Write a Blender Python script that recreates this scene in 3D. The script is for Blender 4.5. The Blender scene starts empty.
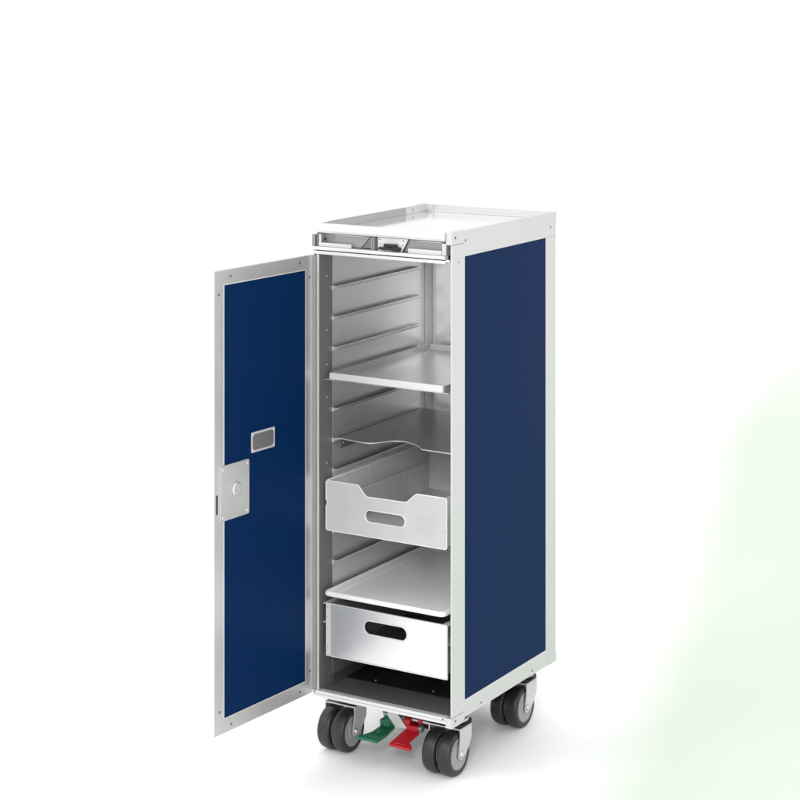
import bpy, bmesh, math, random
from mathutils import Vector, Matrix
random.seed(7)
sc = bpy.context.scene
C = sc.collection
PI = math.pi

# ------------------------------------------------------------------ materials
def mat(name, col, rough=.4, metal=0., spec=.5, brushed=None, bump=0., mottling=0., rvar=0., coat=0., scale=60.):
    m = bpy.data.materials.new(name); m.use_nodes = True
    nt = m.node_tree; b = nt.nodes['Principled BSDF']
    b.inputs['Base Color'].default_value = (*col, 1)
    b.inputs['Roughness'].default_value = rough
    b.inputs['Metallic'].default_value = metal
    b.inputs['Specular IOR Level'].default_value = spec
    b.inputs['Coat Weight'].default_value = coat
    tc = nt.nodes.new('ShaderNodeTexCoord')
    mp = nt.nodes.new('ShaderNodeMapping')
    nt.links.new(tc.outputs['Object'], mp.inputs['Vector'])
    mp.inputs['Scale'].default_value = brushed if brushed else (1, 1, 1)
    n = nt.nodes.new('ShaderNodeTexNoise'); n.inputs['Scale'].default_value = scale
    n.inputs['Detail'].default_value = 4
    nt.links.new(mp.outputs['Vector'], n.inputs['Vector'])
    if rvar:
        r = nt.nodes.new('ShaderNodeMapRange')
        r.inputs['To Min'].default_value = max(.02, rough - rvar); r.inputs['To Max'].default_value = rough + rvar
        nt.links.new(n.outputs['Fac'], r.inputs['Value']); nt.links.new(r.outputs['Result'], b.inputs['Roughness'])
    if mottling:
        mx = nt.nodes.new('ShaderNodeMixRGB'); mx.blend_type = 'MULTIPLY'; mx.inputs['Fac'].default_value = 1
        mx.inputs['Color1'].default_value = (*col, 1)
        r2 = nt.nodes.new('ShaderNodeMapRange')
        r2.inputs['To Min'].default_value = 1 - mottling; r2.inputs['To Max'].default_value = 1 + mottling
        nt.links.new(n.outputs['Fac'], r2.inputs['Value']); nt.links.new(r2.outputs['Result'], mx.inputs['Color2'])
        nt.links.new(mx.outputs['Color'], b.inputs['Base Color'])
    if bump:
        bp = nt.nodes.new('ShaderNodeBump'); bp.inputs['Strength'].default_value = bump
        bp.inputs['Distance'].default_value = .001
        nt.links.new(n.outputs['Fac'], bp.inputs['Height']); nt.links.new(bp.outputs['Normal'], b.inputs['Normal'])
    return m

M = {}
M['alu']    = mat('satin_aluminium', (.63, .63, .63), .45, .5, .5, brushed=(6, 6, .3), rvar=.06, mottling=.03)
M['door']   = mat('door_aluminium', (.67, .67, .665), .36, .8, .5, brushed=(8, 8, .2), rvar=.08, mottling=.05)
M['white']  = mat('bright_anodised_aluminium', (.68, .68, .68), .42, .25, .5, rvar=.05)
M['liner']  = mat('stainless_liner', (.90, .90, .90), .30, .86, .5, brushed=(3, .15, 3), rvar=.012, mottling=.012, scale=30)
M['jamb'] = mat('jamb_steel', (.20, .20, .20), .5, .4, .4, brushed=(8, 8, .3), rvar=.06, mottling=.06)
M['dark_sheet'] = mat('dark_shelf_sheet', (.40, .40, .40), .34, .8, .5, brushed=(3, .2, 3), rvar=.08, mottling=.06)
M['seal'] = mat('grey_seal', (.30, .30, .30), .5, 0, .3, rvar=.06, mottling=.06)
M['runner'] = mat('runner_shade', (.16, .16, .16), .4, .6, .4, rvar=.06, mottling=.06)  # dark colour paints in the shadow gap above each runner lip
M['rim'] = mat('rim_shade', (.40, .40, .40), .42, .4, .4, brushed=(6, .2, 6), rvar=.06, mottling=.05)  # darker grey: shade of the rim's inner face put into the colour
M['dark_metal'] = mat('dark_steel', (.25, .25, .25), .45, .8, .5, rvar=.08, mottling=.08)
M['blue']   = mat('navy_laminate', (.0012, .0180, .073), .42, 0, .045, rvar=.04, bump=.03, scale=300, mottling=.03)
M['deck']   = mat('polished_deck', (.88, .88, .88), .10, .9, .5, rvar=.03)
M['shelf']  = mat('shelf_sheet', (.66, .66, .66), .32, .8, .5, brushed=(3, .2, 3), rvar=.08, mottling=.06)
M['drawer'] = mat('drawer_aluminium', (.80, .80, .80), .33, .7, .5, brushed=(.3, 3, 3), rvar=.06, mottling=.03)
M['tray']   = mat('white_tray_plastic', (.86, .86, .86), .30, 0, .5, rvar=.05)
M['black']  = mat('black_plastic', (.012, .012, .013), .4, 0, .5, rvar=.1, mottling=.2)
M['floor_grey'] = mat('grey_floor_pan', (.16, .16, .16), .5, .3, .5, rvar=.06, mottling=.08)
M['tyre']   = mat('grey_rubber', (.018, .0185, .020), .42, 0, .5, rvar=.06, bump=.08, scale=240, mottling=.12)
M['hub']    = mat('grey_hub_plastic', (.30, .30, .31), .42, .1, .5, rvar=.05, mottling=.05)
M['zinc']   = mat('zinc_plate', (.62, .62, .63), .38, .8, .5, rvar=.1, mottling=.08, scale=90)
M['red']    = mat('red_pedal_plastic', (.43, .008, .016), .38, 0, .5, rvar=.08, mottling=.08)
M['green']  = mat('green_pedal_plastic', (.004, .13, .060), .38, 0, .5, rvar=.08, mottling=.08)
M['screw']  = mat('screw_steel', (.10, .10, .10), .4, .7, .5, rvar=.1)
M['label_grey'] = mat('brushed_label_plate', (.32, .31, .30), .40, .8, .5, brushed=(8, 8, .4), rvar=.08, mottling=.06)
M['flap']   = mat('grey_flap', (.32, .32, .32), .5, .2, .5, rvar=.05, mottling=.05)

def translucent():
    m = bpy.data.materials.new('frosted_plastic'); m.use_nodes = True
    nt = m.node_tree; b = nt.nodes['Principled BSDF']; out = nt.nodes['Material Output']
    b.inputs['Base Color'].default_value = (.90, .90, .90, 1); b.inputs['Roughness'].default_value = .28
    tl = nt.nodes.new('ShaderNodeBsdfTranslucent'); tl.inputs['Color'].default_value = (.9, .9, .9, 1)
    tp = nt.nodes.new('ShaderNodeBsdfTransparent'); tp.inputs['Color'].default_value = (.93, .93, .93, 1)
    m1 = nt.nodes.new('ShaderNodeMixShader'); m1.inputs[0].default_value = .42
    m2 = nt.nodes.new('ShaderNodeMixShader')
    n = nt.nodes.new('ShaderNodeTexNoise'); n.inputs['Scale'].default_value = 25
    r = nt.nodes.new('ShaderNodeMapRange'); r.inputs['To Min'].default_value = .30; r.inputs['To Max'].default_value = .40
    tc = nt.nodes.new('ShaderNodeTexCoord')
    nt.links.new(tc.outputs['Object'], n.inputs['Vector']); nt.links.new(n.outputs['Fac'], r.inputs['Value'])
    nt.links.new(r.outputs['Result'], m2.inputs[0])
    nt.links.new(b.outputs[0], m1.inputs[1]); nt.links.new(tl.outputs[0], m1.inputs[2])
    nt.links.new(m1.outputs[0], m2.inputs[1]); nt.links.new(tp.outputs[0], m2.inputs[2])
    nt.links.new(m2.outputs[0], out.inputs['Surface'])
    return m
M['frost'] = translucent()

# ------------------------------------------------------------------ mesh helpers
class MB:
    """collects shapes in world coordinates; build() links them as ONE object"""
    def __init__(s): s.bm = bmesh.new()
    def box(s, x0, x1, y0, y1, z0, z1, bev=0.):
        t = bmesh.new()
        bmesh.ops.create_cube(t, size=1)
        for v in t.verts:
            v.co = Vector((x0 + (v.co.x + .5) * (x1 - x0), y0 + (v.co.y + .5) * (y1 - y0), z0 + (v.co.z + .5) * (z1 - z0)))
        if bev: bmesh.ops.bevel(t, geom=t.edges[:], offset=bev, segments=2, affect='EDGES', profile=.6)
        s.merge(t); return s
    def merge(s, t, mtx=None):
        me = bpy.data.meshes.new('t'); t.to_mesh(me); t.free()
        if mtx is not None: me.transform(mtx)
        s.bm.from_mesh(me); bpy.data.meshes.remove(me); return s
    def prism(s, pts, axis, a, b, bev=0.):
        """polygon pts in the two other axes, extruded from a to b along axis"""
        t = bmesh.new(); rings = []
        for c in (a, b):
            r = []
            for p, q in pts:
                co = {'x': (c, p, q), 'y': (p, c, q), 'z': (p, q, c)}[axis]
                r.append(t.verts.new(co))
            rings.append(r)
        t.faces.new(rings[0]); t.faces.new(rings[1][::-1])
        n = len(pts)
        for i in range(n): t.faces.new((rings[0][i], rings[1][i], rings[1][(i + 1) % n], rings[0][(i + 1) % n]))
        bmesh.ops.recalc_face_normals(t, faces=t.faces[:])
        if bev: bmesh.ops.bevel(t, geom=t.edges[:], offset=bev, segments=2, affect='EDGES', profile=.6)
        s.merge(t); return s
    def lathe(s, prof, centre, axis='x', seg=48, caps=True):
        """prof: (r, h) pairs round the axis"""
        t = bmesh.new(); rings = []
        for r, h in prof:
            ring = []
            for k in range(seg):
                a = 2 * PI * k / seg; u, w = r * math.cos(a), r * math.sin(a)
                co = {'x': (h, u, w), 'y': (u, h, w), 'z': (u, w, h)}[axis]
                ring.append(t.verts.new(Vector(co) + Vector(centre)))
            rings.append(ring)
        for i in range(len(rings) - 1):
            for k in range(seg):
                f = t.faces.new((rings[i][k], rings[i][(k + 1) % seg], rings[i + 1][(k + 1) % seg], rings[i + 1][k])); f.smooth = True
        for r in (rings[0], rings[-1]) if caps else ():
            try: t.faces.new(r)
            except ValueError: pass
        bmesh.ops.recalc_face_normals(t, faces=t.faces[:])
        s.merge(t); return s
    def cyl(s, c, r, h, axis='x', seg=24, bev=.0004):
        return s.lathe([(r - bev, -h / 2), (r, -h / 2 + bev), (r, h / 2 - bev), (r - bev, h / 2)], c, axis, seg)
    def plate(s, loops, t, mtx, bev=.0003):
        """flat outline(s) with holes in local XY, thickness t centred on local z=0, put in place with mtx"""
        cu = bpy.data.curves.new('c', 'CURVE'); cu.dimensions = '2D'; cu.fill_mode = 'BOTH'
        cu.extrude = max(t / 2 - bev, 1e-5); cu.bevel_depth = bev; cu.bevel_resolution = 1; cu.offset = -bev
        for lp in loops:
            sp = cu.splines.new('POLY'); sp.points.add(len(lp) - 1); sp.use_cyclic_u = True
            for i, (x, y) in enumerate(lp): sp.points[i].co = (x, y, 0, 1)
        o = bpy.data.objects.new('c', cu); C.objects.link(o)
        dg = bpy.context.evaluated_depsgraph_get()
        me = bpy.data.meshes.new_from_object(o.evaluated_get(dg))
        bpy.data.objects.remove(o); bpy.data.curves.remove(cu)
        me.transform(mtx); s.bm.from_mesh(me); bpy.data.meshes.remove(me); return s
    def build(s, name, m, parent=None, xf=None, smooth=False):
        bmesh.ops.remove_doubles(s.bm, verts=s.bm.verts[:], dist=1e-6)
        me = bpy.data.meshes.new(name)
        if xf is not None: s.bm.transform(xf)
        base = Vector((0, 0, 0)); p = parent
        while p is not None: base += p.location; p = p.parent
        s.bm.transform(Matrix.Translation(-base))
        s.bm.to_mesh(me); s.bm.free()
        me.materials.append(M[m] if isinstance(m, str) else m)
        if smooth:
            for f in me.polygons: f.use_smooth = True
        o = bpy.data.objects.new(name, me); C.objects.link(o); o.parent = parent
        return o

XZ = Matrix(((1, 0, 0, 0), (0, 0, -1, 0), (0, 1, 0, 0), (0, 0, 0, 1)))     # local XY plate -> world XZ (faces -y)
def at_y(y): return Matrix.Translation((0, y, 0)) @ XZ
def at_z(z): return Matrix.Translation((0, 0, z))
YZ = Matrix(((0, 0, 1, 0), (1, 0, 0, 0), (0, 1, 0, 0), (0, 0, 0, 1)))      # local XY plate -> world YZ (faces +x)
def at_x(x): return Matrix.Translation((x, 0, 0)) @ YZ

def rrect(x0, x1, z0, z1, r, n=6):
    out = []
    for cx, cz, a0 in ((x1 - r, z1 - r, 0), (x0 + r, z1 - r, 90), (x0 + r, z0 + r, 180), (x1 - r, z0 + r, 270)):
        for k in range(n + 1):
            a = math.radians(a0 + 90 * k / n); out.append((cx + r * math.cos(a), cz + r * math.sin(a)))
    return out
def rect(x0, x1, z0, z1): return [(x0, z0), (x1, z0), (x1, z1), (x0, z1)]

def thing(name, label, cat, loc=(0, 0, 0), group=None):
    o = bpy.data.objects.new(name, None); C.objects.link(o); o.location = loc
    o.empty_display_size = .05
    o['label'] = label; o['category'] = cat
    if group: o['group'] = group
    return o

W, D, ZB, ZT = .301, .4057, .1115, 1.0
# ================================================================== THE TROLLEY
T = thing('galley_trolley', 'navy blue and aluminium galley trolley with its door swung open, standing on four casters', 'trolley')

# ---- right and left sides: frame, blue panel, posts
def side(sgn):
    fx = lambda d: (W + d) if sgn > 0 else -d          # d measured outward from the side plane
    def bx(mb, d0, d1, *a, **k):
        x0, x1 = sorted((fx(d0), fx(d1))); return mb.box(x0, x1, *a, **k)
    mb = MB()
    bx(mb, -.004, 0, .0452, D - .0003, .952, ZT - .0004, bev=.0004)
    bx(mb, -.004, 0, .0452, D - .0003, ZB, .1425, bev=.0004)
    bx(mb, -.004, -.0001, .364, D, .1427, .9518, bev=.0004)
    fr = mb.build('side_frame', 'alu', T)
    ed = MB()
    bx(ed, -.0039, .0003, .0452, .0468, .1427, .9518, bev=.0002)
    bx(ed, -.0039, .0003, .0468, .364, .1405, .1428, bev=.0002)
    ed.build('panel_edging', 'white', fr)
    mb = MB(); bx(mb, -.0035, -.0012, .0465, .3642, .1420, .9525); mb.build('side_panel', 'blue', T)
    sc_ = [(.05, .981), (.383, .9712), (.1074, .1195), (.3068, .1195), (.19, .1195)][:4]
    for y, z in sc_: MB().cyl((fx(.0002), y, z), .0019, .0012, 'x', 16).build('screw', 'screw', fr)
    # brackets at the rear corners
    mb = MB(); bx(mb, -.0005, .0008, .365, D + .0006, .979, ZT + .0004, bev=.0003); mb.build('corner_bracket', 'alu', fr)
    mb = MB(); bx(mb, -.0005, .0008, .374, D + .0006, ZB - .001, .1285, bev=.0003); mb.build('corner_bracket', 'alu', fr)
side(1); side(-1)

# front right post: thin front lip that widens inwards
mb = MB(); mb.prism([(W + .0006, 0), (W - .0022, 0), (W - .0022, .004), (.289, .042), (.289, .0447), (W + .0006, .0447)], 'z', .1235, .9765, bev=.0004)
rp = mb.build('corner_post', 'alu', T)
MB().cyl((W + .0008, .0244, .944), .0021, .0012, 'x', 16).build('screw', 'hub', rp)
mb = MB(); mb.box(.290, W + .0012, -.0012, .0449, .9772, ZT + .0006, bev=.0005)
cb = mb.build('corner_bracket', 'alu', T)
MB().cyl((W + .0014, .0115, .9895), .0023, .0012, 'x', 16).build('screw', 'screw', cb)
mb = MB(); mb.prism([(-.0012, .1048), (.040, .1048), (.0449, .1110), (.0449, .1228), (-.0012, .1228)], 'x', .289, W + .0012, bev=.0006)
cb = mb.build('corner_bracket', 'alu', T)
MB().cyl((W + .0014, .0118, .1155), .0021, .0012, 'x', 16).build('screw', 'screw', cb)
# front left post
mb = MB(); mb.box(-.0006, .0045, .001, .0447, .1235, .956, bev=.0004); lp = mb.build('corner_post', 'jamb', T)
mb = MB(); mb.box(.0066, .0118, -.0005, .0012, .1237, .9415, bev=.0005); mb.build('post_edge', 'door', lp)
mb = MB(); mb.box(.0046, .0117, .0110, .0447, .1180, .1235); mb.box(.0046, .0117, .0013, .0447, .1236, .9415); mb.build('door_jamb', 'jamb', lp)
for z in (.8985, .796, .7905 - .06, .669, .545, .43, .16, .147):
    MB().cyl((.0120, .026, z), .0017, .001, 'x', 12).build('rivet', 'white' if z > .2 else 'screw', lp)
mb = MB(); mb.box(.0012, .0052, -.0035, .0005, .124, .9405, bev=.0008); mb.build('door_seal', 'seal', T)
mb = MB(); mb.box(-.0105, .0010, -.0066, -.0009, .1236, .9405, bev=.0006); mb.build('hinge_strip', 'door', T)

# walls (inner liners)
ZK = [.8775 - .0578 * k for k in range(13)]
for sgn in (1, -1):
    def X(a): return a if sgn > 0 else W - a
    mb = MB(); x0, x1 = sorted((X(.0042), X(.0121))); mb.box(x0, x1, .0449, .352, .1235, .946)
    wl = mb.build('inner_wall', 'liner', T)
    mb = MB(); x0, x1 = sorted((X(.0042), X(.0124))); mb.box(x0, x1, .3522, .3955, .1235, .946); mb.build('rear_post', 'liner', T)
    mb = MB(); x0, x1 = sorted((X(.0126), X(.0215))); mb.box(x0, x1, .379, .3955, .1235, .946, bev=.0008); mb.build('rear_jamb', 'alu', T)
    for z in ZK:
        mb = MB()
        mb.prism([(X(.0121), z - .0085), (X(.0245), z - .0022), (X(.0252), z + .0008), (X(.0240), z + .0008), (X(.0236), z - .0004), (X(.0121), z - .0004)], 'y', .0455, .3505)
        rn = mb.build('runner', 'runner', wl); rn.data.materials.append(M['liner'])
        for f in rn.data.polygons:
            if abs(f.normal.z) < .9 or f.center.z + rn.matrix_world.translation.z < z - .001 or abs(f.center.x - X(.0241)) < .002: f.material_index = 1  # tops keep the painted shade, lip and ends are liner metal
mb = MB(); mb.box(.0042, W - .0042, .3957, D, ZB, ZT - .018); rw = mb.build('rear_door', 'alu', T)
mb = MB(); mb.box(.022, .279, .3945, .3956, .145, .93, bev=.0004); mb.build('inner_sheet', 'liner', rw)
# ceiling of the cupboard, sill and floor
mb = MB(); mb.box(.0045, W - .0045, .0005, .3955, .9462, .950); mb.build('ceiling_sheet', 'liner', T)
mb = MB(); mb.box(-.0010, W - .0115, -.0030, .010, .1178, .1236, bev=.0008); mb.box(-.0006, W - .0115, -.0016, .010, .1112, .1166, bev=.0008)
mb.box(0, W - .0115, -.0002, .0099, .1160, .1182)
sl = mb.build('sill', 'white', T)
MB().cyl((.004, -.0034, .1207), .0016, .0012, 'y', 14).build('screw', 'screw', sl)
MB().cyl((.2845, -.0034, .1207), .0016, .0012, 'y', 14).build('screw', 'screw', sl)
mb = MB(); mb.box(.0119, .2885, .0102, .086, .1150, .1232, bev=.0006); mb.build('floor_pan', 'floor_grey', T)
mb = MB(); mb.box(.0142, .2868, .0862, .3945, .1150, .1226); bm_ = mb.build('base_rear', 'black', T)  # rear part of the floor, black behind the grey pan
for x, y in ((.075, .098), (.20, .104)): MB().cyl((x, y, .1235), .002, .002, 'z', 12).build('screw', 'hub', bm_)
mb = MB(); mb.prism([(.0140, .1236), (.0160, .1236), (.0160, .1395), (.0140, .1420)], 'y', .040, .30); mb.build('skirting', 'dark_metal', T)
mb = MB(); mb.box(.001, W - .001, .012, D - .001, .1125, .1148); mb.build('underside_plate', 'black', T)
MB().box(.2790, .2830, .052, .058, .493, .522, bev=.0008).build('door_catch', 'black', T)

# ---- top: front rail, deck, rims
mb = MB(); mb.box(-.0035, .2895, -.0075, .0085, .9868, ZT, bev=.0009); mb.box(.006, .2895, -.0045, .0085, .9838, .9866, bev=.0005)
tr = mb.build('top_front_rail', 'white', T)
mb = MB(); mb.box(.0041, .0048, .010, .3195, .9847, .9988); mb.build('rim_shade', 'rim', T)  # thin sheet added over the left rim to carry its painted shade
mb = MB(); mb.box(.0035, W - .0045, .0087, D - .004, .9825, .9845); mb.build('top_deck', 'deck', T)
mb = MB(); mb.box(0, W, D - .0035, D, .9825, ZT - .0006, bev=.0005)
mb.box(.0035, W - .004, D - .0062, D - .0036, .9846, .9880, bev=.0006); rr = mb.build('rear_rim', 'alu', T)
mb = MB(); mb.box(.0040, .0052, .32, D - .0065, .9847, .9992, bev=.0003); mb.box(.0040, .021, D - .0066, D - .0036, .9882, ZT - .0002, bev=.0003); cbk = mb.build('rim_bracket', 'alu', T)
MB().cyl((.0054, .345, .9925), .0017, .0012, 'x', 12).build('screw', 'screw', cbk)

# ---- compartment under the front rail
mb = MB(); mb.box(-.001, W - .012, -.0045, .010, .9508, .9568, bev=.0008); mb.box(-.0003, W - .012, -.0018, .010, .9425, .9485, bev=.0008)
mb.box(.002, W - .012, .0005, .0098, .9484, .951)
mb.build('lower_front_rail', 'white', T)
mb = MB(); mb.box(.006, .289, .0175, .019, .9570, .9822); mb.box(.0048, .0068, .004, .030, .9570, .9822); mb.box(.2885, .2900, .0005, .030, .957, .9822)
cp = mb.build('lock_compartment', 'flap', T)
def flap(x0, x1, skew_l, skew_r):
    mb = MB(); mb.prism([(x0 + skew_l, .9815), (x1 - skew_r * 0, .9815), (x1 - skew_r, .9575), (x0, .9575)], 'y', .0125, .0140, bev=.0004); return mb
f1 = flap(.034, .1195, .010, .022).build('flap', 'flap', T)
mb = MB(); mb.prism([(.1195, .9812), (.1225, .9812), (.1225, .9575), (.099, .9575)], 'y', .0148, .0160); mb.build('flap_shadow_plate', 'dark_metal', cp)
mb = MB(); mb.prism([(.206, .9815), (.276, .9815), (.276, .9575), (.193, .9575)], 'y', .0125, .0140, bev=.0004); mb.build('flap', 'flap', cp)
mb = MB(); mb.box(.040, .112, .0108, .0124, .9785, .9800, bev=.0004); mb.build('flap_bead', 'white', f1)
mb = MB(); mb.box(.222, .274, .0108, .0124, .9780, .9795, bev=.0004); mb.build('flap_bead', 'white', cp)
mb = MB(); mb.box(.0095, .0145, .0025, .008, .957, .9800, bev=.0006); mb.box(.0095, .083, .001, .0065, .9570, .9640, bev=.0012); mb.build('left_ledge', 'alu', cp)
mb = MB(); mb.box(.2075, .2795, .001, .0065, .9570, .9655, bev=.0012); mb.box(.2800, .2885, .001, .012, .957, .9790, bev=.0012); mb.build('right_ledge', 'alu', cp)
mb = MB(); mb.prism([(.1395, .9815), (.205, .9815), (.1915, .9572), (.1395, .9572)], 'y', .0060, .0078, bev=.0004)
lk = mb.build('lock_plate', 'white', cp)
mb = MB(); mb.box(.146, .178, -.004, .0058, .9600, .9650, bev=.001); mb.box(.156, .183, -.0015, .0058, .9655, .9712, bev=.001); mb.box(.176, .1905, -.003, .0058, .9590, .9662, bev=.001); mb.build('lock_slider', 'black', T)
for x, z in ((.1435, .9775), (.1445, .9695), (.1955, .9775), (.194, .9700)): MB().cyl((x, .0058, z), .0012, .0012, 'y', 12).build('rivet', 'screw', T)
for x in (.1255, .1300): MB().box(x, x + .0026, .0045, .012, .9572, .9812, bev=.0005).build('divider', 'flap', cp)
mb = MB(); mb.box(-.0030, .0040, -.0020, .006, .9570, .9790, bev=.0006); hb = mb.build('top_hinge', 'label_grey', T)
MB().cyl((.0150, .0165, .9695), .0022, .002, 'y', 12).build('rivet', 'screw', cp)

# ================================================================== the open door
HX, HY, HA = .0008, -.0065, 1.63997
u = Vector((math.cos(HA), -math.sin(HA), 0)); nrm = Vector((math.sin(HA), math.cos(HA), 0))   # nrm points to +x: inner face
# local: X = along the door from the hinge, Y = up, Z = out of the inner face
DM = Matrix(((u.x, 0, nrm.x, HX), (u.y, 0, nrm.y, HY), (0, 1, 0, 0), (0, 0, 0, 1)))
DW, DZ0, DZ1 = .2752, .1195, .9410
def dbox(mb, a0, a1, z0, z1, n0, n1, bev=0.):
    t = bmesh.new(); bmesh.ops.create_cube(t, size=1)
    for v in t.verts: v.co = Vector((a0 + (v.co.x + .5) * (a1 - a0), z0 + (v.co.y + .5) * (z1 - z0), n0 + (v.co.z + .5) * (n1 - n0)))
    if bev: bmesh.ops.bevel(t, geom=t.edges[:], offset=bev, segments=2, affect='EDGES', profile=.6)
    return mb.merge(t, DM)
def dplate(mb, loops, n, t, bev=.0003): return mb.plate(loops, t, DM @ Matrix.Translation((0, 0, n)), bev)
def dcyl(mb, a, z, n0, r, h, seg=20, bev=.0003):
    return mb.merge(MB().lathe([(r - bev, 0), (r, bev), (r, h - bev), (r - bev * 1.5, h)], (0, 0, 0), 'z', seg).bm, DM @ Matrix.Translation((a, z, n0)))
mb = MB(); dplate(mb, [rrect(.0, DW, DZ0, DZ1, .0008), rect(.0205, .2500, .1455, .9145)], -.0010, .0020)
dbox(mb, .0004, DW - .0003, DZ0 + .0004, DZ1 - .0004, -.0125, -.0025, .0005)
door = mb.build('door', 'door', T)
mb = MB(); dplate(mb, [rect(.0195, .2510, .1445, .9155), rect(.0209, .2496, .1459, .9141)], .0001, .0006, .0001); mb.build('panel_edging', 'white', door)
mb = MB(); dbox(mb, .0200, .2505, .1450, .9150, -.0024, -.0006); mb.build('door_panel', 'blue', door)
mb = MB(); dbox(mb, DW, DW + .0016, DZ0, DZ1, -.0125, -.0002, .0004); mb.build('edge_strip', 'white', door)
for a, z in ((.2325, .9281), (.0370, .9300), (.2640, .8985), (.0078, .9000), (.262, .160), (.2305, .1300), (.0365, .1310), (.0075, .1610)):
    mb = MB(); dcyl(mb, a, z, -.0002, .0024, .0009); r = mb.build('screw', 'screw', door)
    mb = MB(); dcyl(mb, a + .0004, z + .0002, .0006, .0011, .0003, 12, .0001); mb.build('screw_centre', 'hub', door)
# latch plate
mb = MB(); dplate(mb, [rrect(.1835, .2620, .4960, .5945, .0035)], .0012, .0022, .0005); lt = mb.build('latch_plate', 'door', door)
mb = MB(); dcyl(mb, .2200, .5475, .0020, .0122, .0042, 40, .0016); lt2 = mb.build('latch_boss', 'door', door)
for a, z in ((.190, .5875), (.2560, .5875), (.190, .5025), (.2560, .5025)):
    mb = MB(); dcyl(mb, a, z, .0020, .0027, .0010, 16, .0005); mb.build('rivet', 'white', door)
mb = MB(); dbox(mb, .2672, .2712, .5110, .5450, .0001, .0004); mb.build('latch_slot', 'black', door)
# small plate above it
mb = MB(); dplate(mb, [rrect(.1110, .1772, .6022, .6390, .0022)], .0008, .0014, .0004); mb.build('small_plate', 'alu', door)
mb = MB(); dbox(mb, .1150, .1732, .6062, .6350, .0014, .0018); mb.build('plate_face', 'label_grey', door)
for a, z in ((.1155, .6345), (.1727, .6345), (.1155, .6067), (.1727, .6067)):
    mb = MB(); dcyl(mb, a, z, .0016, .0022, .0008, 16, .0004); mb.build('rivet', 'white', door)

# ================================================================== casters
def caster(sx, sy, ang=0., brake=False):
    """stem at (sx, sy); wheels trail .033 to -y"""
    R = Matrix.Translation((sx, sy, 0)) @ Matrix.Rotation(ang, 4, 'Z')
    ax = -.033
    mb = MB(); mb.lathe([(.010, .0870), (.0245, .0870), (.0262, .0885), (.0262, .0925), (.0240, .0950), (.0215, .0955), (.0215, .1000), (.0180, .1015), (.0180, .1124), (.010, .1124)], (0, 0, 0), 'z', 48)
    root = mb.build('caster', 'zinc', T, R, True)
    # fork: top plate and two tapering cheeks
    mb = MB(); mb.prism([(-.0335, -.037), (.0335, -.037), (.0335, .004), (.022, .0255), (-.022, .0255), (-.0335, .004)], 'z', .0838, .0866, bev=.0008)
    prof = [(-.0368, .0850), (.0040, .0850), (.0040, .073), (.0035, .060), (-.0060, .046), (-.0205, .0352)]
    for k in range(9):
        a = math.radians(-60 - 120 * k / 8 + 0); prof.append((ax + .0098 * math.cos(a), .040 + .0098 * math.sin(a)))
    prof.append((-.0400, .052)); prof.append((-.0372, .066))
    for s in (-1, 1):
        x0, x1 = sorted((s * .0318, s * .0342)); mb.prism(prof, 'x', x0, x1, bev=.0005)
    fk = mb.build('fork', 'zinc', root, R); fk.data.materials.append(M['black'])
    for f in fk.data.polygons:
        if f.normal.z > .9 and f.center.z > .0845 and abs(f.center.x - sx) < .0335: f.material_index = 1  # fork top coloured black for the dark underside it would reflect
    for s in (-1, 1):
        c = (s * .0160, ax, .040); w = .0138
        pf = [(.0290, -w + .001), (.0345, -w), (.0375, -w + .0012), (.0394, -w + .0042), (.0400, -w + .0085), (.0400, w - .0085), (.0394, w - .0042), (.0375, w - .0012), (.0345, w), (.0290, w - .001)]
        mb = MB(); mb.lathe(pf, c, 'x', 64, False); mb.build('tyre', 'tyre', root, R)
        mb = MB()
        pf = [(.004, -w + .001), (.0130, -w + .0002), (.0140, -w + .0010), (.0250, -w + .0012), (.0262, -w + .0006), (.0289, -w + .0006), (.0289, w - .0006), (.0262, w - .0006), (.0250, w - .0012), (.0140, w - .0010), (.0130, w - .0002), (.004, w - .001)]
        mb.lathe(pf, c, 'x', 64); mb.build('hub', 'hub', root, R)
    mb = MB(); mb.cyl((0, ax, .040), .0036, .076, 'x', 20); mb.lathe([(.0066, .0343), (.0066, .0352), (.0052, .0362), (.0052, .0375), (.0040, .0382)], (0, ax, .040), 'x', 6)
    mb.build('axle_bolt', 'zinc', root, R)
    if brake:
        mb = MB(); mb.box(-.012, .012, .012, .022, .052, .058, bev=.0015); mb.box(-.004, .004, .010, .017, .030, .05, bev=.001); mb.build('brake_shoe', 'black', root, R)
    return root
caster(.2575, .0850, 0, True)
caster(.0280, .0825, 0, True)
caster(.2480, .3565, 0, True)
caster(.0320, .3565, 0, True)

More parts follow.
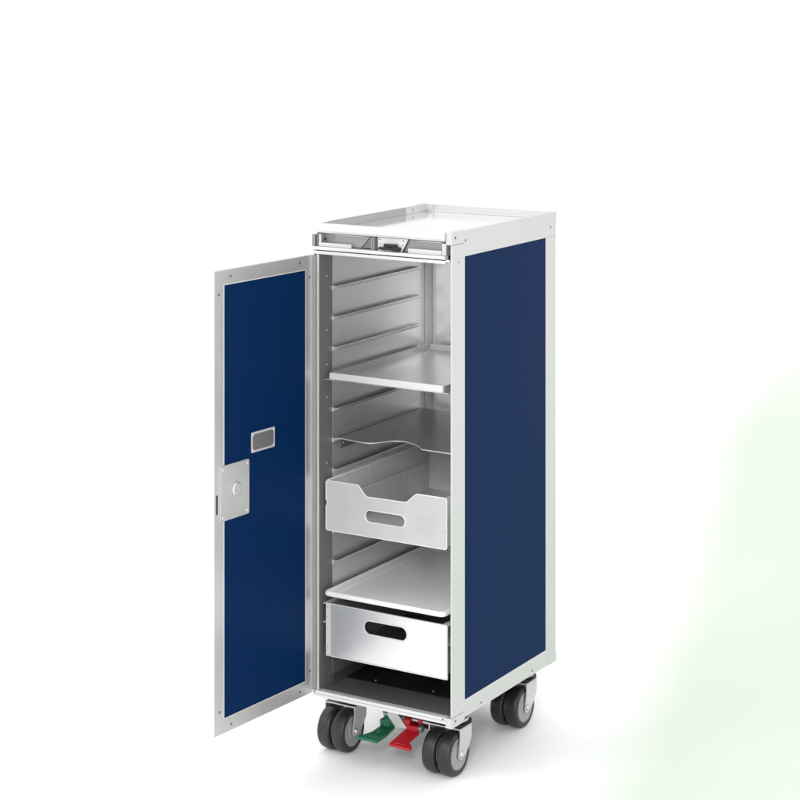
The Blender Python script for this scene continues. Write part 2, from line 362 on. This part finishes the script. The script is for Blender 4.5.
# ================================================================== pedals
def pedal(name, colour, x0, w, pts, th):
    """pts: side-view polyline (y, z), front tip first"""
    mb = MB(); up = []; dn = []
    for i, (y, z) in enumerate(pts):
        a = pts[max(i - 1, 0)]; b = pts[min(i + 1, len(pts) - 1)]
        d = Vector((b[0] - a[0], b[1] - a[1])).normalized(); n = Vector((-d.y, d.x))
        up.append((y + n.x * th / 2, z + n.y * th / 2)); dn.append((y - n.x * th / 2, z - n.y * th / 2))
    mb.prism(up + dn[::-1], 'x', x0, x0 + w, bev=.0009)
    return mb
def slab(pts, th, bev=.0009):
    """plan polygon of (x, y, z) points, thickness th downwards"""
    t = bmesh.new(); up = [t.verts.new(p) for p in pts]; dn = [t.verts.new((x, y, z - th)) for x, y, z in pts]
    t.faces.new(up); t.faces.new(dn[::-1]); n = len(pts)
    for i in range(n): t.faces.new((up[i], dn[i], dn[(i + 1) % n], up[(i + 1) % n]))
    bmesh.ops.recalc_face_normals(t, faces=t.faces[:]); bmesh.ops.triangulate(t, faces=[f for f in t.faces if len(f.verts) > 4])
    mb = MB(); mb.merge(t); return mb
mb = slab([(.1015, -.0110, .0580), (.1480, -.0110, .0580), (.1462, .025, .0580), (.1400, .064, .0600), (.1090, .070, .0600), (.1150, .050, .0590), (.1165, .022, .0585), (.1105, .004, .058)], .0050)
mb.box(.1040, .1460, -.006, -.003, .0580, .0592, bev=.0004)
mb.box(.118, .138, .020, .060, .0585, .0600, bev=.0005); mb.box(.1110, .1400, .056, .070, .0590, .0700, bev=.002)
mb.prism([(.052, .0560), (.070, .0560), (.072, .072), (.060, .092), (.058, .104), (.050, .104), (.050, .092), (.058, .072)], 'x', .1200, .1330, bev=.0012)
mb.build('green_pedal', 'green', T)
mb = slab([(.1660, .0025, .0520), (.2100, .0040, .0505), (.2095, .0110, .0515), (.1965, .0221, .0560), (.2040, .0469, .0660), (.1734, .0494, .0660)], .0048)
mb.box(.1720, .1990, .0060, .0085, .0530, .0545, bev=.0004)
mb.box(.1745, .2000, .047, .060, .0605, .0740, bev=.002)
mb.cyl((.1770, .054, .0790), .0095, .0135, 'x', 28); mb.cyl((.2030, .056, .0840), .0075, .0080, 'x', 28)
mb.build('red_pedal', 'red', T)
mb = MB(); mb.cyl((.2060, .050, .0715), .0068, .0085, 'x', 24, .001); mb.build('pedal_roller', 'dark_metal', T)
mb = MB(); mb.cyl((.176, .056, .0830), .0035, .110, 'x', 18); mb.build('pedal_shaft', 'zinc', T)
mb = MB(); mb.box(.153, .218, .062, .080, .068, .1124, bev=.001); mb.build('brake_housing', 'black', T)
mb = MB(); mb.prism([(.1340, .1120), (.1590, .1120), (.1590, .0900), (.1775, .0680), (.1530, .0655), (.1366, .0830)], 'y', .045, .0475, bev=.0006); mb.build('pedal_bracket', 'alu', T)

# ================================================================== what is inside
# shelf with upturned white lip
S = thing('pan_shelf', 'flat metal shelf with upturned white front lip, highest one in the open trolley', 'shelf', (.15, .2, .7052), 'metal shelves slid into the trolley')
mb = MB(); mb.box(.0150, .2862, .0125, .375, .7052, .7064, bev=.0003)
mb.box(.0255, .0267, .0155, .372, .7064, .7180, bev=.0003); mb.box(.2745, .2757, .0155, .372, .7064, .7180, bev=.0003)
mb.build('shelf_pan', 'shelf', S)
mb = MB(); mb.plate([rrect(.0265, .2745, .7066, .7190, .002)], .0014, at_y(.0140)); mb.build('front_lip', 'white', S)
mb = MB(); mb.plate([rrect(.030, .2745, .7066, .7190, .002)], .0014, at_y(.3735)); mb.build('rear_lip', 'white', S)

# shelf with the wavy front
S2 = thing('wavy_shelf', 'dark metal shelf with curved cut-out front edge, above the clear drawer', 'shelf', (.15, .2, .5862), 'metal shelves slid into the trolley')
ctrl = [(.0150, .0480), (.035, .0478), (.0516, .0455), (.070, .0425), (.0824, .0415), (.0940, .0430), (.1020, .0480), (.1090, .0570), (.1188, .0720), (.1270, .0820), (.1370, .0875), (.1500, .0870), (.1621, .0830), (.1760, .0765), (.1878, .0690), (.1960, .0620), (.2010, .0555), (.2060, .0510), (.2140, .0500), (.2257, .0495), (.2862, .0485)]
def smooth_line(p, n=5):
    out = []
    for i in range(len(p) - 1):
        p0 = p[max(i - 1, 0)]; p1 = p[i]; p2 = p[i + 1]; p3 = p[min(i + 2, len(p) - 1)]
        for k in range(n):
            t = k / n
            out.append(tuple(.5 * ((2 * p1[j]) + (-p0[j] + p2[j]) * t + (2 * p0[j] - 5 * p1[j] + 4 * p2[j] - p3[j]) * t * t + (-p0[j] + 3 * p1[j] - 3 * p2[j] + p3[j]) * t ** 3) for j in (0, 1)))
    out.append(p[-1]); return out
wl_ = smooth_line(ctrl)
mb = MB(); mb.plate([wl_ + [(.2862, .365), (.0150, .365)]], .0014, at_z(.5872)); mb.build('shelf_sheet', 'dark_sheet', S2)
wave = [(x, y - .0004) for x, y in wl_]; back = [(x, y + .0012) for x, y in wl_][::-1]
mb = MB(); mb.plate([wave + back], .0010, at_z(.5883), .0002); mb.build('edge_bead', 'white', S2)
mb = MB(); mb.box(.0262, .0272, .0495, .360, .5695, .5864, bev=.0003); fl = mb.build('side_flange', 'dark_metal', S2)
mb = MB(); mb.box(.2738, .2748, .0495, .360, .5695, .5864, bev=.0003); mb.build('side_flange', 'dark_metal', S2)
MB().cyl((.0276, .058, .579), .0015, .001, 'x', 12).build('rivet', 'white', fl)

# frosted drawer
B = thing('clear_drawer', 'frosted see-through plastic drawer with notched front and oval hand slot', 'drawer', (.15, .2, .4225), 'drawers and trays slid into the trolley')
x0, x1, zb, zt = .0200, .2855, .4225, .5170
out = [(x0 + .003, zb), (x1 - .003, zb), (x1, zb + .003), (x1, zt - .003), (x1 - .003, zt), (.2215, zt), (.2170, zt - .002), (.2000, .5000), (.1955, .4985), (.1130, .4975), (.1085, .4995), (.0945, .5155), (.0900, zt + .0002), (x0 + .003, zt), (x0, zt - .003), (x0, .4800), (x0 + .0025, .4790), (x0 + .0025, .4710), (x0, .4700), (x0, zb + .003)]
slot = rrect(.1090, .1955, .4515, .4725, .0103, 8)
mb = MB(); mb.plate([out, slot], .0022, at_y(.0110), .0006); mb.build('front_panel', 'frost', B)
def inset(p, d):
    n = len(p); o = []
    for i in range(n):
        a, b, c = Vector(p[i - 1]), Vector(p[i]), Vector(p[(i + 1) % n])
        n1 = Vector((-(b - a).y, (b - a).x)).normalized(); n2 = Vector((-(c - b).y, (c - b).x)).normalized()
        m_ = (n1 + n2).normalized(); o.append(tuple(b + m_ * d / max(m_.dot(n1), .5)))
    return o
mb = MB(); mb.plate([inset(out, .0001), inset(out, .0013)], .0028, at_y(.0110), .0003); mb.build('edge_highlight', 'tray', B)  # white band painted in as the bevel highlight round the front
ring = rrect(.1078, .1967, .4503, .4737, .0114, 8)
mb = MB(); mb.plate([ring, slot], .0050, at_y(.0110), .0006); mb.build('slot_rim', 'tray', B)
mb = MB(); mb.box(.0270, .0288, .0124, .372, zb + .002, .4760); mb.box(.0225, .0243, .0124, .372, .4760, zt - .001); mb.box(.0243, .0290, .0124, .372, .4752, .4768)
mb.box(.2722, .2740, .0124, .372, zb + .002, .4760); mb.box(.2777, .2795, .0124, .372, .4760, zt - .001); mb.box(.2740, .2777, .0124, .372, .4752, .4768)
mb.box(.0288, .2722, .3702, .372, zb + .002, zt - .001)
for y in (.075, .155):
    mb.box(.0243, .0256, y, y + .0022, .4768, zt - .002)
for y in (.20, .29): mb.box(.0288, .0296, y, y + .0020, zb + .004, .4750)
mb.build('side_walls', 'frost', B)
mb = MB(); mb.box(.0215, .0262, .0124, .372, zt - .0009, zt + .0010, bev=.0004); mb.box(.0278, .0300, .0124, .370, .4769, .4780, bev=.0003); mb.build('top_rim', 'tray', B)
mb = MB(); mb.box(.0272, .2740, .0124, .372, zb, zb + .0018); mb.build('drawer_bottom', 'frost', B)
mb = MB(); mb.plate([rrect(.2715, .2840, .4500, .4625, .002), rrect(.2740, .2825, .4525, .4600, .001)], .0012, at_y(.0094), .0003); mb.build('corner_tab', 'frost', B)
mb = MB(); mb.plate([rrect(.222, .262, .442, .478, .003)], .0004, at_y(.0097), .0001); mb.build('embossed_panel', 'frost', B)

# white tray
Y = thing('serving_tray', 'shallow white plastic serving tray with thick rounded rim', 'tray', (.15, .2, .3002), 'drawers and trays slid into the trolley')
def loft(rings, z):
    t = bmesh.new(); vs = []
    for r, zz in zip(rings, z): vs.append([t.verts.new((x, y, zz)) for x, y in r])
    n = len(vs[0])
    for i in range(len(vs) - 1):
        for k in range(n):
            f = t.faces.new((vs[i][k], vs[i][(k + 1) % n], vs[i + 1][(k + 1) % n], vs[i + 1][k])); f.smooth = True
    t.faces.new(vs[0][::-1]); t.faces.new(vs[-1]); bmesh.ops.recalc_face_normals(t, faces=t.faces[:]); return t
ins = [.012, .0070, .0012, 0, .0004, .0016, .0034, .0048, .0068, .0135, .0150, .0168, .0188, .022]
zz = [.3002, .3012, .3035, .3060, .3095, .3115, .3123, .3118, .3078, .3070, .3081, .3081, .3042, .3038]
mb = MB(); mb.merge(loft([rrect(.0225 + i, .2860 - i, -.0020 + i, .375 - i, max(.010 - i * .35, .002), 5) for i in ins], zz)); mb.build('tray_body', 'tray', Y)

# aluminium drawer
A = thing('metal_drawer', 'bright aluminium drawer with an oval hand slot, lowest in the trolley', 'drawer', (.15, .2, .1910), 'drawers and trays slid into the trolley')
x0, x1, zb, zt = .0225, .2880, .1890, .2868
slot = rrect(.1090, .2010, .2445, .2680, .0116, 8); ring = rrect(.1065, .2035, .2420, .2705, .0141, 8)
mb = MB(); mb.plate([rrect(x0, x1, zb, zt, .0008), slot], .0016, at_y(.0085)); fp = mb.build('front_panel', 'drawer', A)
mb = MB(); mb.plate([ring, slot], .0036, at_y(.0078), .0008); mb.build('slot_rim', 'white', A)
mb = MB(); mb.box(x0 + .0006, x1 - .0006, .0060, .0095, zt - .0006, zt + .0010, bev=.0004); mb.box(x1 - .0020, x1 + .0004, .0062, .0095, zb, zt - .0008, bev=.0004); mb.box(x0, x1 - .0022, .0062, .0076, zb - .0006, zb + .0012, bev=.0004)
mb.box(x0 + .0002, x0 + .0095, .0070, .0077, zb + .0013, zt - .001, bev=.0002); mb.build('front_fold', 'white', A)
mb = MB(); mb.box(.0270, .0282, .0095, .368, zb + .002, zt - .001); mb.box(.2735, .2747, .0095, .368, zb + .002, zt - .001); mb.box(.0282, .2735, .3665, .368, zb + .002, zt - .001); mb.build('side_walls', 'drawer', A)
mb = MB(); mb.box(.0270, .2747, .0095, .368, zb + .0006, zb + .0018); mb.build('drawer_bottom', 'dark_metal', A)
for z in (.2862, .2510):
    for a, b in ((.0158, .0270), (.2747, .2884)):
        mb = MB(); mb.box(a, b, .0098 if a > .1 else .0075, .368, z - .0012, z, bev=.0003); mb.build('side_rail', 'white', A)
for z in (.205, .24, .262, .280): MB().cyl((.0272, .0068, z), .0012, .0008, 'y', 12).build('rivet', 'hub', fp)

# ================================================================== studio floor sweeping up to the backdrop
def studio():
    m = bpy.data.materials.new('studio_floor'); m.use_nodes = True; nt = m.node_tree; b = nt.nodes['Principled BSDF']
    b.inputs['Roughness'].default_value = .55; b.inputs['Specular IOR Level'].default_value = .2
    tc = nt.nodes.new('ShaderNodeTexCoord'); sp = nt.nodes.new('ShaderNodeSeparateXYZ'); nt.links.new(tc.outputs['Object'], sp.inputs[0])
    def math_(op, a, b_=None, clamp=False):
        n = nt.nodes.new('ShaderNodeMath'); n.operation = op; n.use_clamp = clamp
        for i, v in enumerate((a, b_)):
            if v is None: continue
            if isinstance(v, (int, float)): n.inputs[i].default_value = v
            else: nt.links.new(v, n.inputs[i])
        return n.outputs[0]
    # pale green tinted area of the floor, right of the line through the measured points
    nz = nt.nodes.new('ShaderNodeTexNoise'); nz.inputs['Scale'].default_value = 1.3; nz.inputs['Detail'].default_value = 2
    nt.links.new(tc.outputs['Object'], nz.inputs['Vector'])
    fc = nt.nodes.new('ShaderNodeFloatCurve'); cm = fc.mapping; c = cm.curves[0]
    # curve maps y (from -1..9 -> 0..1) to the border x (from -2..1 -> 0..1)
    pts = [(-1, .90), (.11, .56), (.49, .455), (.97, .30), (2.13, -.10), (3.16, -.44), (4.2, -.66), (9, -.9)]
    def nx(y): return (y + 1) / 10
    def ny(x): return (x + 2) / 3
    c.points[0].location = (nx(pts[0][0]), ny(pts[0][1])); c.points[1].location = (nx(pts[-1][0]), ny(pts[-1][1]))
    for y, x in pts[1:-1]: c.points.new(nx(y), ny(x))
    cm.update()
    yn = math_('MULTIPLY', math_('ADD', sp.outputs['Y'], 1.), .1, True)
    nt.links.new(yn, fc.inputs['Value'])
    bx_ = math_('SUBTRACT', math_('MULTIPLY', fc.outputs[0], 3.), 2.)
    d = math_('SUBTRACT', sp.outputs['X'], bx_)
    d = math_('ADD', d, math_('MULTIPLY', math_('SUBTRACT', nz.outputs['Fac'], .5), .10))
    m1 = nt.nodes.new('ShaderNodeMapRange'); m1.interpolation_type = 'SMOOTHSTEP'; m1.inputs['From Min'].default_value = -.14; m1.inputs['From Max'].default_value = .10; nt.links.new(d, m1.inputs['Value'])
    m2 = nt.nodes.new('ShaderNodeMapRange'); m2.interpolation_type = 'SMOOTHSTEP'; m2.inputs['From Min'].default_value = 6.3; m2.inputs['From Max'].default_value = 2.3; nt.links.new(sp.outputs['Y'], m2.inputs['Value'])
    m3 = nt.nodes.new('ShaderNodeMapRange'); m3.interpolation_type = 'SMOOTHSTEP'; m3.inputs['From Min'].default_value = -.75; m3.inputs['From Max'].default_value = -.35; nt.links.new(sp.outputs['Y'], m3.inputs['Value'])
    m4 = nt.nodes.new('ShaderNodeMapRange'); m4.interpolation_type = 'SMOOTHSTEP'; m4.inputs['From Min'].default_value = 1.6; m4.inputs['From Max'].default_value = 1.1; nt.links.new(d, m4.inputs['Value'])
    f = math_('MULTIPLY', math_('MULTIPLY', m1.outputs[0], m2.outputs[0]), math_('MULTIPLY', m3.outputs[0], m4.outputs[0]))
    mx = nt.nodes.new('ShaderNodeMixRGB'); mx.inputs['Color1'].default_value = (.945, .945, .945, 1); mx.inputs['Color2'].default_value = GREEN
    nt.links.new(f, mx.inputs['Fac']); nt.links.new(mx.outputs[0], b.inputs['Base Color'])
    return m
GREEN = (.66, .745, .63, 1)
bm = bmesh.new(); prof = [(-12, 0), (14, 0)]
for k in range(1, 13):
    a = math.radians(90 * k / 12); prof.append((14 + 3 * math.sin(a), 3 - 3 * math.cos(a)))
prof.append((17, 8))
rows = [[bm.verts.new((x, y, z)) for x in (-16, 14)] for y, z in prof]
for i in range(len(rows) - 1):
    f = bm.faces.new((rows[i][0], rows[i][1], rows[i + 1][1], rows[i + 1][0])); f.smooth = True
me = bpy.data.meshes.new('floor'); bm.to_mesh(me); bm.free(); me.materials.append(studio())
fl_ = bpy.data.objects.new('floor', me); C.objects.link(fl_); fl_['kind'] = 'structure'

# ================================================================== light
w = bpy.data.worlds.new('World'); sc.world = w; w.use_nodes = True
w.node_tree.nodes['Background'].inputs['Color'].default_value = (1, 1, 1, 1)
w.node_tree.nodes['Background'].inputs['Strength'].default_value = 1.12
def area(name, loc, target, sx, sy, power):
    l = bpy.data.lights.new(name, 'AREA'); l.shape = 'RECTANGLE'; l.size = sx; l.size_y = sy; l.energy = power
    o = bpy.data.objects.new(name, l); C.objects.link(o); o.location = loc
    o.rotation_euler = (Vector(target) - Vector(loc)).to_track_quat('-Z', 'Y').to_euler(); return o
area('overhead_softbox', (-.5, 1.0, 5.0), (0, 1.0, 0), 6, 8, 60)
area('fill_softbox', (1.5, -2.4, 1.55), (.05, .2, .6), .4, .5, 24)
area('key_softbox', (-1.4, -2.6, 2.6), (.15, .1, .5), 1.2, 1.2, 26)

# ================================================================== camera
cam = bpy.data.cameras.new('camera'); co = bpy.data.objects.new('camera', cam); C.objects.link(co); sc.camera = co
co.location = (2.119395, -3.07488, 1.4365); co.rotation_euler = (PI / 2, 0, .5335205)
cam.sensor_width = 36; cam.lens = 1980.5864 / 800 * 36
cam.shift_x = (400 - 452.618) / 800; cam.shift_y = (-9.162 - 400) / 800
cam.clip_start = .05; cam.clip_end = 200
sc.view_settings.view_transform = 'Standard'; sc.view_settings.look = 'None'; sc.view_settings.exposure = 0; sc.view_settings.gamma = 1
sc.render.film_transparent = False
sc.cycles.max_bounces = 10; sc.cycles.transparent_max_bounces = 16
sc.cycles.use_denoising = True
sc.cycles.sample_clamp_indirect = 2.5; sc.cycles.blur_glossy = 1.0
